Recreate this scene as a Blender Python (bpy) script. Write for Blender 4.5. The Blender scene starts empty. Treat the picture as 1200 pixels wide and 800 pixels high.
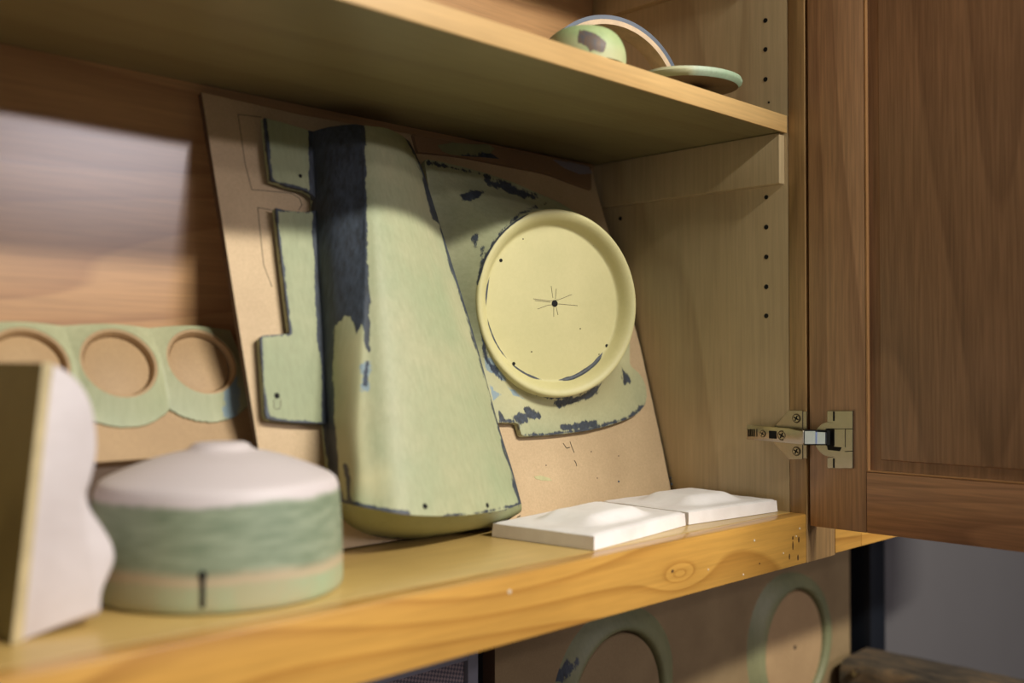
import bpy, bmesh, math, random
from mathutils import Vector as V, noise
random.seed(4)
col = bpy.context.scene.collection
F_PX = 1207.0
CAM = V((0, 0, 1.609))
YAW = math.radians(44.84); PIT = math.radians(1.09)
FW = V((math.sin(YAW)*math.cos(PIT), math.cos(YAW)*math.cos(PIT), math.sin(PIT)))
RT = V((math.cos(YAW), -math.sin(YAW), 0))
UP = RT.cross(FW)

# ---------------------------------------------------------------- measuring
def ray(px, py):
    return FW*F_PX + RT*(px-600) + UP*(400-py)
def hit(px, py, p0, n):
    d = ray(px, py); return CAM + d*((p0-CAM).dot(n)/d.dot(n))
def proj(p):
    q = p-CAM; f = q.dot(FW); return (600+q.dot(RT)/f*F_PX, 400-q.dot(UP)/f*F_PX)
def onX(px, py, x): return hit(px, py, V((x,0,0)), V((1,0,0)))
def onY(px, py, y): return hit(px, py, V((0,y,0)), V((0,1,0)))
def onZ(px, py, z): return hit(px, py, V((0,0,z)), V((0,0,1)))

SH = 1.45            # top of the cabinet bottom
WX = 0.977           # inner face of right side panel
YB = 0.829           # face of back panel
YF = 0.547           # face frame front
YS = 0.5665          # shelf front
US = 1.851           # underside of upper shelf
LEAN = math.radians(15.3)
B0 = V((0, 0.715, SH+0.0018))
BN = V((0, -math.cos(LEAN), math.sin(LEAN)))
BV = V((0, math.sin(LEAN), math.cos(LEAN)))
def P(px, py, w): return hit(px, py, B0+BN*w, BN)
def buv(p):
    q = p-B0; return q.x, q.dot(BV), q.dot(BN)
def B(u, v, w): return B0 + V((u,0,0)) + BV*v + BN*w

# ---------------------------------------------------------------- materials
def lin(r, g, b):
    return tuple(((c/255)/12.92 if c/255 <= .04045 else ((c/255+.055)/1.055)**2.4) for c in (r,g,b))+(1,)
class NT:
    def __init__(s, name):
        s.m = bpy.data.materials.new(name); s.m.use_nodes = True
        s.t = s.m.node_tree; s.b = s.t.nodes['Principled BSDF']
    def n(s, k, **kw):
        o = s.t.nodes.new(k)
        for a, v in kw.items(): setattr(o, a, v)
        return o
    def l(s, a, b): s.t.links.new(a, b)
    def inp(s, node, key, v):
        if isinstance(v, bpy.types.NodeSocket): s.l(v, node.inputs[key])
        else: node.inputs[key].default_value = v
    def coord(s, scale=(1,1,1), loc=(0,0,0), rot=(0,0,0)):
        tc = s.n('ShaderNodeTexCoord'); mp = s.n('ShaderNodeMapping')
        mp.inputs['Scale'].default_value = scale; mp.inputs['Location'].default_value = loc; mp.inputs['Rotation'].default_value = rot
        s.l(tc.outputs['Object'], mp.inputs['Vector']); return mp.outputs['Vector']
    def noise(s, vec, scale, detail=3, rough=.5, dist=0):
        o = s.n('ShaderNodeTexNoise'); s.l(vec, o.inputs['Vector'])
        o.inputs['Scale'].default_value = scale; o.inputs['Detail'].default_value = detail
        o.inputs['Roughness'].default_value = rough; o.inputs['Distortion'].default_value = dist
        return o.outputs['Fac']
    def math(s, op, a, b=0.0, c=0.0):
        o = s.n('ShaderNodeMath', operation=op); s.inp(o, 0, a); s.inp(o, 1, b); s.inp(o, 2, c); return o.outputs[0]
    def ramp(s, f, stops, interp='LINEAR'):
        o = s.n('ShaderNodeValToRGB'); s.l(f, o.inputs['Fac']); o.color_ramp.interpolation = interp
        e = o.color_ramp.elements
        while len(e) < len(stops): e.new(0.5)
        for el, (p, c) in zip(e, stops):
            el.position = p; el.color = c if len(c) == 4 else tuple(c)+(1,)
        return o.outputs['Color']
    def mix(s, f, a, b, mode='MIX'):
        o = s.n('ShaderNodeMix', data_type='RGBA', blend_type=mode)
        s.inp(o, 0, f); s.inp(o, 6, a); s.inp(o, 7, b); return o.outputs[2]
    def bump(s, h, strength=.2, dist=.001):
        o = s.n('ShaderNodeBump'); o.inputs['Strength'].default_value = strength; o.inputs['Distance'].default_value = dist
        s.l(h, o.inputs['Height']); s.l(o.outputs[0], s.b.inputs['Normal'])
    def attr(s, name):
        o = s.n('ShaderNodeAttribute'); o.attribute_name = name; return o.outputs['Fac']
    def fin(s, colr, rough=.5, coat=0, metal=0, spec=.5):
        s.inp(s.b, 'Base Color', colr); s.inp(s.b, 'Roughness', rough)
        s.b.inputs['Coat Weight'].default_value = coat; s.b.inputs['Coat Roughness'].default_value = .25
        s.b.inputs['Metallic'].default_value = metal; s.b.inputs['Specular IOR Level'].default_value = spec
        return s.m
W1 = (1,1,1,1); K0 = (0,0,0,1)

def mul(c, k): return (c[0]*k[0], c[1]*k[1], c[2]*k[2], 1)
def wood(name, light, dark, axis='X', rings=7, lines=.35, fibre=.25, rough=.42, coat=.15, seed=0, fig=3.2, stretch=.13, k_=(1,1,1), knots=()):
    light = mul(light, k_); dark = mul(dark, k_)
    t = NT(name); k = 'XYZ'.index(axis)
    sc = [1,1,1]; sc[k] = stretch
    v = t.coord(tuple(sc), (seed*3.7, seed*1.3, seed*2.1))
    n0 = t.noise(v, fig, 1.5, .4, .2)
    for (kx,kz,kr) in knots:
        gx = t.n('ShaderNodeTexCoord'); sp = t.n('ShaderNodeSeparateXYZ'); t.l(gx.outputs['Object'], sp.inputs[0])
        dx = t.math('MULTIPLY', t.math('SUBTRACT', sp.outputs[0], kx), .38); dz = t.math('SUBTRACT', sp.outputs[2], kz)
        d2 = t.math('ADD', t.math('MULTIPLY', dx, dx), t.math('MULTIPLY', dz, dz))
        n0 = t.math('ADD', n0, t.math('DIVIDE', .13, t.math('ADD', 1, t.math('MULTIPLY', d2, 1/(kr*kr)))))
    r = t.math('FRACT', t.math('MULTIPLY', n0, rings*2.2))
    line = t.ramp(r, [(0, K0), (.62, (.22,)*3), (.93, W1), (1, K0)])
    sf = [1,1,1]; sf[k] = .035
    vf = t.coord(tuple(sf), (seed, seed*2, seed*.5))
    fb = t.noise(vf, 330, 3, .6)
    blot = t.noise(t.coord((1,1,1),(seed*5,0,0)), 6, 3, .55)
    c = t.mix(t.math('MULTIPLY', line, lines), light, dark)
    fbr = t.ramp(fb, [(.35, (1-fibre,)*3), (.65, W1)])
    c = t.mix(1.0, c, fbr, 'MULTIPLY')
    br = t.ramp(blot, [(.3, (.80,.78,.74)), (.7, (1.0,1.0,1.0))])
    c = t.mix(.8, c, br, 'MULTIPLY')
    t.bump(fb, .08, .0005)
    return t.fin(c, rough, coat)

def mdf(name, base, seed=0, vary=.1):
    t = NT(name)
    a = t.noise(t.coord((1,1,1),(seed,0,0)), 450, 4, .7)
    b = t.noise(t.coord((1,1,1),(seed,3,0)), 9, 4, .6)
    c = t.mix(1.0, base, t.ramp(a, [(.3,(.84,.82,.8)),(.7,W1)]), 'MULTIPLY')
    c = t.mix(1.0, c, t.ramp(b, [(.3,(1-vary*2,1-vary*2.2,1-vary*2.4)),(.7,W1)]), 'MULTIPLY')
    t.bump(a, .1, .0004)
    return t.fin(c, .62, 0)

def filler(name, c1, c2, seed=0, lo=.86, navy=lin(26,33,50), rough=.55, scratch=(1,1,.06), rot=(0,0,0), edge=.28, blue=lin(120,148,170), amp=1.0):
    """sanded body filler; attributes 'navy', 'blue', 'cream' say where other coats, or painted shade, show"""
    t = NT(name)
    a = t.noise(t.coord((1,1,1),(seed,0,1)), 11, 4, .6)
    c = t.mix(t.ramp(a, [(.35,K0),(.68,W1)]), c1, c2)
    sc = t.noise(t.coord(scratch,(seed,2,1), rot), 260, 4, .7)
    c = t.mix(1.0, c, t.ramp(sc, [(.32,(lo,lo,lo-.02)),(.66,W1)]), 'MULTIPLY')
    spk = t.noise(t.coord((1,1,1),(seed,8,1)), 90, 2, .5)
    cr = t.attr('cream')
    c = t.mix(t.math('MULTIPLY', cr, .9), c, lin(206,198,152))
    nz = t.noise(t.coord((1,1,.35),(seed,5,1), rot), 95, 5, .75)
    def mask(at, off=0):
        nn = nz if not off else t.noise(t.coord((1,1,1),(seed,off,1)), 70, 5, .7)
        m = t.math('ADD', t.attr(at), t.math('MULTIPLY', t.math('SUBTRACT', nn, .5), amp*1.3))
        return t.ramp(m, [(.5-edge*.18, K0), (.5+edge*.25, W1)])
    c = t.mix(t.math('MULTIPLY', mask('blue', 9), .75), c, blue)
    nv = t.mix(t.ramp(sc, [(.35,K0),(.75,W1)]), navy, lin(60,72,92))
    c = t.mix(t.math('MULTIPLY', mask('navy'), .95), c, nv)
    t.bump(sc, .10, .0004)
    return t.fin(c, rough, 0)

def plain(name, c, rough=.6, metal=0, nz=.1, sc=60, coat=0):
    t = NT(name); a = t.noise(t.coord(), sc, 4, .6)
    cc = t.mix(1.0, c, t.ramp(a, [(.3,(1-nz,)*3),(.7,W1)]), 'MULTIPLY')
    return t.fin(cc, rough, coat, metal)

def plaster(name, base, seed=0):
    t = NT(name)
    a = t.noise(t.coord((1,1,1),(seed,0,0)), 18, 5, .6); b = t.noise(t.coord((1,1,1),(seed,4,0)), 120, 3, .6)
    c = t.mix(1.0, base, t.ramp(a, [(.3,(.86,.84,.82)),(.6,W1)]), 'MULTIPLY')
    t.bump(b, .15, .0006)
    return t.fin(c, .6, 0)

M = {}
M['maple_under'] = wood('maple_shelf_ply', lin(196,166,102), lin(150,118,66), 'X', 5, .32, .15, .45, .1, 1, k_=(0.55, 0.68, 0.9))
M['maple_edge'] = wood('maple_edge_band', lin(226,178,112), lin(196,146,84), 'X', 4, .25, .15, .4, .2, 2, k_=(1, 1.1, 1.25))
M['rail'] = wood('maple_rail', lin(222,160,76), lin(168,106,40), 'X', 9, .62, .16, .35, .3, 3, 5.5, .2, k_=(1.04, 1.15, 1.2), knots=((onY(797,672,YF).x-.3, onY(797,672,YF).z-1.40, .0075),))
M['shelf_top'] = wood('maple_cabinet_bottom', lin(212,170,96), lin(170,126,64), 'X', 5, .35, .15, .35, .25, 4, k_=(1.08, 1.2, 1.4))
M['back'] = wood('maple_back_ply', lin(218,174,122), lin(166,118,78), 'X', 9, .5, .18, .42, .9, 5, 3.6, .12, k_=(0.86, 0.84, 0.84))
for _n in M['back'].node_tree.nodes:
    if _n.type == 'BSDF_PRINCIPLED': _n.inputs['Coat IOR'].default_value = 1.9; _n.inputs['Coat Weight'].default_value = .85; _n.inputs['Coat Tint'].default_value = (1,.93,.88,1); _n.inputs['Coat Roughness'].default_value = .3
M['side'] = wood('maple_side_ply', lin(206,174,124), lin(158,122,80), 'Z', 6, .38, .14, .42, .2, 6, 3.4, k_=(1, 1.1, 1.3))
M['stile'] = wood('maple_face_frame', lin(176,128,80), lin(136,92,54), 'Z', 9, .35, .3, .4, .2, 7, 6, k_=(1.15, 1.4, 1.55))
M['door_v'] = wood('stained_door_stile', lin(164,118,76), lin(116,76,46), 'Z', 11, .5, .28, .42, .2, 8, 4.5, k_=(1.8, 2.15, 2.9))
M['door_h'] = wood('stained_door_rail', lin(164,112,70), lin(116,74,44), 'Y', 11, .5, .28, .42, .2, 9, 5, k_=(1.8, 2.15, 2.9))
M['door_p'] = wood('stained_door_panel', lin(144,102,66), lin(104,70,44), 'Z', 11, .45, .3, .42, .2, 10, 3.4, k_=(1.8, 2.15, 2.9))
M['mdf'] = mdf('hardboard_face', lin(216,188,148), 1)
M['mdf_dark'] = mdf('hardboard_edge', lin(96,72,52), 2)
M['mdf_b'] = mdf('mdf_disc', lin(186,154,112), 3)
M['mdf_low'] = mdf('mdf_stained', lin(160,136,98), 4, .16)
M['mdf_brown'] = mdf('hardboard_strip', lin(160,126,94), 5, .14)
M['green_t'] = filler('green_filler_tall', lin(166,174,136), lin(184,182,144), 1)
M['green_f'] = filler('green_filler_flange', lin(154,162,124), lin(172,174,134), 2)
M['green_s'] = filler('green_filler_skirt', lin(164,168,132), lin(184,182,144), 3, scratch=(1,.1,1))
M['cream'] = filler('yellow_filler_ring', lin(204,196,142), lin(214,204,150), 4, scratch=(1,1,1), edge=.2, amp=.35, lo=.96)
M['green_g'] = filler('green_filler_pod', lin(160,166,130), lin(182,182,144), 5)
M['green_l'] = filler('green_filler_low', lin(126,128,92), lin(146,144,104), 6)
M['white'] = plaster('white_plaster', lin(246,240,238), 1)
M['white2'] = plaster('white_gelcoat', lin(216,206,206), 2)
M['nickel'] = plain('nickel', lin(168,156,138), .27, 1, .08, 200)
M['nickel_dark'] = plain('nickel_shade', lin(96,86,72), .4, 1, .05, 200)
M['chrome'] = plain('chrome', lin(214,226,255), .3, 1, .02)
M['blackhole'] = plain('dark_hole', lin(18,16,14), .9)
M['pencil'] = plain('graphite', lin(96,84,66), .8)
M['ink'] = plain('blue_ink', lin(40,70,96), .7)
M['blacksteel'] = plain('black_painted_steel', lin(22,26,34), .45)
M['wall'] = plain('grey_wall_paint', lin(104,100,100), .75, 0, .05, 5)
M['floor'] = plain('concrete', lin(120,116,110), .7, 0, .2, 3)
M['oldwood'] = None
t = NT('weathered_timber'); a = t.noise(t.coord((1,.25,1)), 40, 5, .7)
t.bump(a, .5, .003)
M['oldwood'] = t.fin(t.ramp(a, [(.3, lin(44,38,32)), (.5, lin(84,72,56)), (.72, lin(132,104,70))]), .8)
t = NT('grey_mesh_fabric'); 
w = t.n('ShaderNodeTexChecker'); t.l(t.coord((1,1,1),(0,0,0),(0,.5,0)), w.inputs['Vector']); w.inputs['Scale'].default_value = 330
t.l(w.outputs['Color'], t.b.inputs['Base Color']); w.inputs['Color1'].default_value = lin(150,134,136); w.inputs['Color2'].default_value = lin(92,86,96)
M['mesh'] = t.m; t.b.inputs['Roughness'].default_value = .7
M['greyframe'] = plain('grey_frame', lin(138,138,150), .5)
M['ply_olive_shade'] = wood('olive_shaded_ply', lin(158,152,104), lin(112,106,66), 'Z', 4, .5, .15, .6, 0, 12)
M['ply_edge'] = plain('ply_edge', lin(206,186,140), .6, 0, .2, 80)
M['fleck'] = plain('paint_fleck', lin(228,214,190), .6)
M['stain'] = plain('dark_stain', lin(84,58,32), .6)
M['bluewood'] = plain('blue_primer', lin(56,72,96), .5, 0, .3, 60)
M['creamwood'] = plain('raw_cream_edge', lin(222,190,152), .6, 0, .25, 90)
M['paper'] = plain('grey_tape', lin(140,130,136), .6)

# lathe buck: green side, tan band, white top by height
t = NT('green_buck_side')
tc = t.n('ShaderNodeTexCoord'); sx = t.n('ShaderNodeSeparateXYZ'); t.l(tc.outputs['Object'], sx.inputs[0])
nz = t.noise(t.coord((1,1,.5)), 16, 4, .6); z = t.math('ADD', sx.outputs[2], t.math('MULTIPLY', t.math('SUBTRACT', nz, .5), .012))
str_ = t.noise(t.coord((.6,.6,3),(0,0,0),(0,.4,.2)), 60, 4, .6)
g = t.mix(t.ramp(str_, [(.35,K0),(.65,W1)]), lin(126,140,114), lin(154,164,138))
low = t.mix(t.ramp(nz, [(.4,K0),(.6,W1)]), lin(176,172,136), lin(164,182,146))
c = t.mix(t.ramp(z, [(.018,W1),(.021,K0)]), g, low)
c = t.mix(t.math('MULTIPLY', t.ramp(z, [(.016,K0),(.0185,W1),(.0225,W1),(.025,K0)]), .75), c, lin(206,180,148))
c = t.mix(t.math('MULTIPLY', t.ramp(z, [(.0,K0),(.0005,K0),(.003,K0),(.005,K0)]), .5), c, lin(180,150,110))
tilt = t.math('ADD', z, t.math('MULTIPLY', sx.outputs[0], -.03))
c = t.mix(t.ramp(tilt, [(.0665,K0),(.0685,W1)]), c, lin(220,208,206))
M['buck'] = t.fin(c, .55)

# ---------------------------------------------------------------- objects
def empty(name, loc, label=None, cat=None, group=None):
    o = bpy.data.objects.new(name, None); col.objects.link(o); o.location = loc; o.empty_display_size = .02
    tag(o, label, cat, group); return o
def tag(o, label=None, cat=None, group=None, kind=None):
    if label: o['label'] = label
    if cat: o['category'] = cat
    if group: o['group'] = group
    if kind: o['kind'] = kind
    return o
def wloc(o):
    v = V(o.location)
    while o.parent: o = o.parent; v += V(o.location)
    return v
def obj(name, bm, mats, parent=None, loc=None, smooth=False, label=None):
    bmesh.ops.recalc_face_normals(bm, faces=bm.faces)
    base = V(loc) if loc is not None else (wloc(parent) if parent else V((0,0,0)))
    for v in bm.verts: v.co -= base
    me = bpy.data.meshes.new(name); bm.to_mesh(me); bm.free()
    if smooth is not False:
        for p in me.polygons: p.use_smooth = True
        if smooth is not True:
            me.set_sharp_from_angle(angle=math.radians(smooth))
    for m in (mats if isinstance(mats, (list,tuple)) else [mats]): me.materials.append(m)
    o = bpy.data.objects.new(name, me); col.objects.link(o)
    if parent:
        o.parent = parent; o.location = base - wloc(parent)
    else: o.location = base
    if label: o['label'] = label
    return o
def box(bm, lo, hi, bev=0, mi=0):
    lo = V(lo); hi = V(hi)
    r = bmesh.ops.create_cube(bm, size=1)
    for v in r['verts']: v.co = V([(lo[i]+hi[i])/2 + v.co[i]*(hi[i]-lo[i]) for i in range(3)])
    if bev:
        es = list({e for v in r['verts'] for e in v.link_edges})
        bmesh.ops.bevel(bm, geom=es, offset=bev, segments=2, affect='EDGES', profile=.6)
    return bm
def boxo(name, lo, hi, mat, parent=None, bev=.0008, loc=None, label=None):
    bm = bmesh.new(); box(bm, lo, hi, bev); return obj(name, bm, mat, parent, loc, smooth=40, label=label)
def prism(bm, top, bot):
    a = [bm.verts.new(p) for p in top]; b = [bm.verts.new(p) for p in bot]; n = len(a)
    bm.faces.new(a); bm.faces.new(b[::-1])
    for i in range(n): bm.faces.new((a[i], b[i], b[(i+1)%n], a[(i+1)%n]))
    return bm
def grid(bm, rows, closed=False):
    vs = [[bm.verts.new(p) for p in r] for r in rows]; n = len(vs[0])
    for i in range(len(vs)-1):
        for j in range(n if closed else n-1):
            k = (j+1)%n
            bm.faces.new((vs[i][j], vs[i][k], vs[i+1][k], vs[i+1][j]))
    return vs
def disc(bm, c, n, r, h=.0003, seg=20):
    n = V(n).normalized(); a = n.orthogonal().normalized(); b = n.cross(a)
    pts = [c + a*r*math.cos(2*math.pi*i/seg) + b*r*math.sin(2*math.pi*i/seg) for i in range(seg)]
    return prism(bm, [p+n*h for p in pts], [p-n*h for p in pts])
def cyl(bm, p0, p1, r0, r1=None, seg=24, cap=True):
    p0 = V(p0); p1 = V(p1); r1 = r0 if r1 is None else r1
    n = (p1-p0).normalized(); a = n.orthogonal().normalized(); b = n.cross(a)
    f = lambda p, r: [p + a*r*math.cos(2*math.pi*i/seg) + b*r*math.sin(2*math.pi*i/seg) for i in range(seg)]
    return prism(bm, f(p1,r1), f(p0,r0))
def catmull(pts, n):
    out = []; m = len(pts)
    for i in range(m-1):
        p0 = pts[max(i-1,0)]; p1 = pts[i]; p2 = pts[i+1]; p3 = pts[min(i+2,m-1)]
        for k in range(n):
            t = k/n
            out.append(.5*((2*p1)+(p2-p0)*t+(2*p0-5*p1+4*p2-p3)*t*t+(3*p1-p0-3*p2+p3)*t**3))
    out.append(pts[-1]); return out
def sdpoly(p, poly):
    x, y = p; inside = False; d = 1e9; n = len(poly)
    for i in range(n):
        x1,y1 = poly[i]; x2,y2 = poly[(i+1)%n]
        if (y1>y)!=(y2>y) and x < (x2-x1)*(y-y1)/(y2-y1)+x1: inside = not inside
        dx,dy = x2-x1,y2-y1; L = dx*dx+dy*dy
        t = max(0,min(1,((x-x1)*dx+(y-y1)*dy)/L)) if L else 0
        d = min(d, math.hypot(x-x1-t*dx, y-y1-t*dy))
    return d if inside else -d
def sdline(p, line, r):
    x, y = p; d = 1e9
    for i in range(len(line)-1):
        x1,y1 = line[i]; x2,y2 = line[i+1]
        dx,dy = x2-x1,y2-y1; L = dx*dx+dy*dy
        t = max(0,min(1,((x-x1)*dx+(y-y1)*dy)/L)) if L else 0
        d = min(d, math.hypot(x-x1-t*dx, y-y1-t*dy))
    return r-d
def paint(o, name, polys=(), lines=(), soft=14, fn=None):
    """float attribute: where another coat of paint, or painted shade, shows on the surface"""
    me = o.data; at = me.attributes.new(name, 'FLOAT', 'POINT'); base = wloc(o); vals = []
    for v in me.vertices:
        co = v.co+base; p = proj(co); s = -1e3
        for q in polys: s = max(s, sdpoly(p, q))
        for ln, r in lines: s = max(s, sdline(p, ln, r))
        x = max(0, min(1, .5+s/soft))
        if fn: x = max(x, fn(co))
        vals.append(x)
    at.data.foreach_set('value', vals)
def blank(o, *names):
    for n in names:
        if n not in o.data.attributes:
            at = o.data.attributes.new(n, 'FLOAT', 'POINT')
            at.data.foreach_set('value', [0.0]*len(o.data.vertices))

# ================================================================ setting
floor = tag(boxo('floor', (-4,-6,-.05), (4.5,.95,0), M['floor'], loc=(0,0,0)), kind='structure')
wallb = tag(boxo('wall_back', (-4,.8355,0), (4.5,.95,3.1), M['wall'], loc=(0,.85,0)), kind='structure')

# ================================================================ cabinet
XL = -.36; ZT = 2.20
cab = empty('wall_cabinet', (.3, .7, 1.40), 'open maple wall cabinet with one brown door swung out on a metal hinge', 'cabinet')
boxo('back_panel', (XL, YB, SH-.018), (WX, .835, ZT), M['back'], cab)
boxo('side_panel', (WX, YS, SH-.018), (WX+.018, .835, ZT), M['side'], cab)
boxo('side_panel', (XL-.018, YS, SH-.018), (XL, .835, ZT), M['side'], cab)
boxo('bottom_panel', (XL, YS-.0005, SH-.018), (WX, YB, SH), M['shelf_top'], cab)
boxo('top_panel', (XL-.018, YS, ZT), (WX+.018, .835, ZT+.018), M['side'], cab)
rail = boxo('face_frame_rail', (XL-.018, YF, SH-.051), (WX, YS-.0005, SH), M['rail'], cab, bev=.002)
boxo('face_frame_rail', (XL-.018, YF, ZT-.05), (WX, YS-.0005, ZT+.018), M['rail'], cab, bev=.002)
boxo('face_frame_stile', (WX, YF, SH-.051), (WX+.0605, YS-.0003, ZT+.018), M['stile'], cab, bev=.001)
boxo('shelf_cleat', (WX-.0115, YS+.004, US-.054), (WX-.0002, YB-.0002, US-.0005), M['side'], cab)
boxo('shelf_cleat', (WX-.0115, YS+.014, 2.031), (WX-.0002, YB-.0002, 2.085), M['side'], cab)
for (px,py,r) in [(897,24,.0026),(897,58,.0026),(897,93,.0026),(901,120,.0013),(898,231,.0024),(898,266,.0026),(898,301,.0026),(898,336,.0026),(898,370,.0026),(727,256,.0026)]:
    p = onX(px,py,WX); bm = bmesh.new(); disc(bm, p, (-1,0,0), r); obj('pin_hole', bm, M['blackhole'], cab)
# flecks and drips on the rail
for (px,py,r) in [(884,633,.0012),(937,619,.0012),(933,628,.001),(871,673,.001),(597,693,.0016),(830,667,.0008),(918,648,.0009)]:
    bm = bmesh.new(); disc(bm, onY(px,py,YF), (0,-1,0), r, .0003, 9); obj('paint_fleck', bm, M['fleck'], cab)
for (px,py,h,r) in [(929,630,.004,.0011),(936,632,.006,.0013),(929,639,.009,.001),(925,652,.006,.001),(935,653,.006,.0013),(890,660,.002,.0009),(788,669,.003,.0018)]:
    c = onY(px,py,YF); pts = [c+V((r*math.cos(a),0,h/2*math.sin(a))) for a in [i*math.pi/5 for i in range(10)]]
    bm = bmesh.new(); prism(bm, [p+V((0,-.0003,0)) for p in pts], [p+V((0,.0003,0)) for p in pts])
    obj('stain_spot', bm, M['stain'], cab)

# ---- door (open at a right angle, its inside facing left)
DX = WX+.0015; DY0 = .1; DY1 = YF-.003; DZ0 = 1.4375; DZ1 = 2.21; DT = .02
ps = onX(1015,553,DX)      # inner corner of the frame
SW = DY1-ps.y; RH = ps.z-DZ0
bm = bmesh.new()
box(bm, (DX, ps.y, DZ0), (DX+DT, DY1, DZ1), .0012)
box(bm, (DX, DY0, DZ0), (DX+DT, DY0+SW, DZ1), .0012)
door = obj('door', bm, M['door_v'], cab, smooth=40)
boxo('door_rail', (DX, DY0+SW+.0002, DZ0), (DX+DT, ps.y-.0002, DZ0+RH), M['door_h'], door, .0012)
boxo('door_rail', (DX, DY0+SW+.0002, DZ1-RH), (DX+DT, ps.y-.0002, DZ1), M['door_h'], door, .0012)
pi = onX(1033,538,DX+.004)
y0,y1,z0,z1 = DY0+SW, ps.y, DZ0+RH, DZ1-RH; iy = y1-pi.y; iz = pi.z-z0
def rect(x, m, n): return [V((x,y1-m,z0+n)),V((x,y1-m,z1-n)),V((x,y0+m,z1-n)),V((x,y0+m,z0+n))]
bm = bmesh.new()
rs = [rect(DX+.0055,0,0), rect(DX+.0062,iy-.001,iz-.001), rect(DX+.0035,iy,iz), rect(DX+.0030,iy+.004,iz+.004)]
vs = grid(bm, rs, True); bm.faces.new(vs[-1])
bk = grid(bm, [rect(DX+.0055,0,0), rect(DX+.015,0,0)], True); bm.faces.new(bk[-1])
obj('door_panel', bm, M['door_p'], door, smooth=20)
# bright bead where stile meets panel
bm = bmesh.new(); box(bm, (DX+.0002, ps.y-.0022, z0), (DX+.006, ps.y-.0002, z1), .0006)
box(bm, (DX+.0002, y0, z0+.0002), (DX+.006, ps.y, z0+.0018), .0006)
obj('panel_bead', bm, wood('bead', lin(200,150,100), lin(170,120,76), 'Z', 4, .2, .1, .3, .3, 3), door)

# ---- hinge
hg = empty('hinge', V((WX-.005,.545,1.545))-V(cab.location)); hg.parent = cab
def xpoly(pts, h0, h1, base=WX):
    """polygon given on the panel face, standing h0..h1 out from it"""
    q = [onX(a,b,base-h1) for a,b in pts]
    return [V((base-h1,p.y,p.z)) for p in q], [V((base-h0,p.y,p.z)) for p in q]
bm = bmesh.new()
prism(bm, *xpoly([(924,481),(940,481),(940,538),(924,538),(912,524),(907,519),(907,500),(912,495)], .0002, .003))
prism(bm, *xpoly([(940.3,482),(945.3,482),(945.3,537),(940.3,537)], .0002, .0018))
obj('mounting_plate', bm, M['nickel'], hg, smooth=30)
bm = bmesh.new()
def arm_sec(px, yt, yb, h):
    return [onX(px,yt+1.2,WX-h+.003), onX(px,yt+.4,WX-h+.0008), onX(px,yt+2,WX-h), onX(px,yb-2,WX-h), onX(px,yb-.4,WX-h+.0008), onX(px,yb-1.2,WX-h+.003), onX(px,(yt+yb)/2+3,WX-h+.008), onX(px,(yt+yb)/2-3,WX-h+.008)]
secs = [arm_sec(*a) for a in [(875,498,514.5,.011),(876,497.4,515.2,.0115),(900,499,517,.013),(925,501,519.5,.0145),(941,503.5,521,.0145),(942,504,520.5,.014)]]
vs = grid(bm, secs, True); bm.faces.new(vs[0]); bm.faces.new(vs[-1][::-1])
obj('arm', bm, M['nickel'], hg, smooth=30)
bm = bmesh.new()
prism(bm, *xpoly([(901,504.5),(909.5,505),(909.5,514),(901,513.5)], .012, .0142)); obj('arm_slot', bm, M['blackhole'], hg)
bm = bmesh.new()
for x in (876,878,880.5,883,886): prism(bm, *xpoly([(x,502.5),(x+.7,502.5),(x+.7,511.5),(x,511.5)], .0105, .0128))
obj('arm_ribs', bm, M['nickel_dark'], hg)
def screw(px, py, h, r, ring=True):
    c = onX(px,py,WX-h); bm = bmesh.new()
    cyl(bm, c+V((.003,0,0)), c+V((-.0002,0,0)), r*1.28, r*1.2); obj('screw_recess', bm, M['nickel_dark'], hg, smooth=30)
    bm = bmesh.new(); cyl(bm, c+V((.0028,0,0)), c+V((-.0012,0,0)), r, r*.85)
    s = obj('screw', bm, M['nickel'], hg, smooth=30)
    for a in (0.5, 0.5+math.pi/2):
        bm = bmesh.new()
        d = V((0,math.cos(a),math.sin(a))); e = V((0,-math.sin(a),math.cos(a)))
        q = [c+V((-.0013,0,0))+d*r*.7*i+e*r*.16*j for i,j in ((-1,-1),(1,-1),(1,1),(-1,1))]
        prism(bm, [p+V((-.0001,0,0)) for p in q], q)
        obj('screw_slot', bm, M['blackhole'], hg)
for a in [(933.5,490,.003,.0042),(933.5,528.5,.003,.0042),(894,508,.0128,.0032),(916.5,510,.0139,.0045)]: screw(*a)
# link pieces
bm = bmesh.new(); prism(bm, *xpoly([(943,505),(955.5,505),(955.5,520),(943,520)], .006, .0135)); obj('link', bm, M['chrome'], hg)
bm = bmesh.new(); prism(bm, *xpoly([(956.5,506),(967,506.5),(967,520),(956.5,520)], .004, .0118)); obj('link', bm, M['chrome'], hg)
bm = bmesh.new(); prism(bm, *xpoly([(942.2,503.5),(969,504.5),(969,521.5),(942.2,521.5)], .002, .009)); obj('link_shadow_block', bm, M['blackhole'], hg)  # black block behind the links, their shadow put in as a shape
hg.children[-1].name = 'link_shadow'
cc = onX(973,514.8,DX-.0015)
bm = bmesh.new(); cyl(bm, V((DX+.006,cc.y,cc.z)), V((DX-.0016,cc.y,cc.z)), .0182, .0178, 48); obj('hinge_cup', bm, M['nickel'], hg, smooth=30)
bm = bmesh.new()
top, bot = xpoly([(969,481),(999.5,481),(999.5,549),(969,549),(969,536),(978,536),(978,495),(969,495)], 0.0001, .0032, DX)
prism(bm, top, bot); bmesh.ops.bevel(bm, geom=[e for e in bm.edges], offset=.0005, segments=1, affect='EDGES'); obj('cup_wing', bm, M['nickel'], hg, smooth=30)
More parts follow.
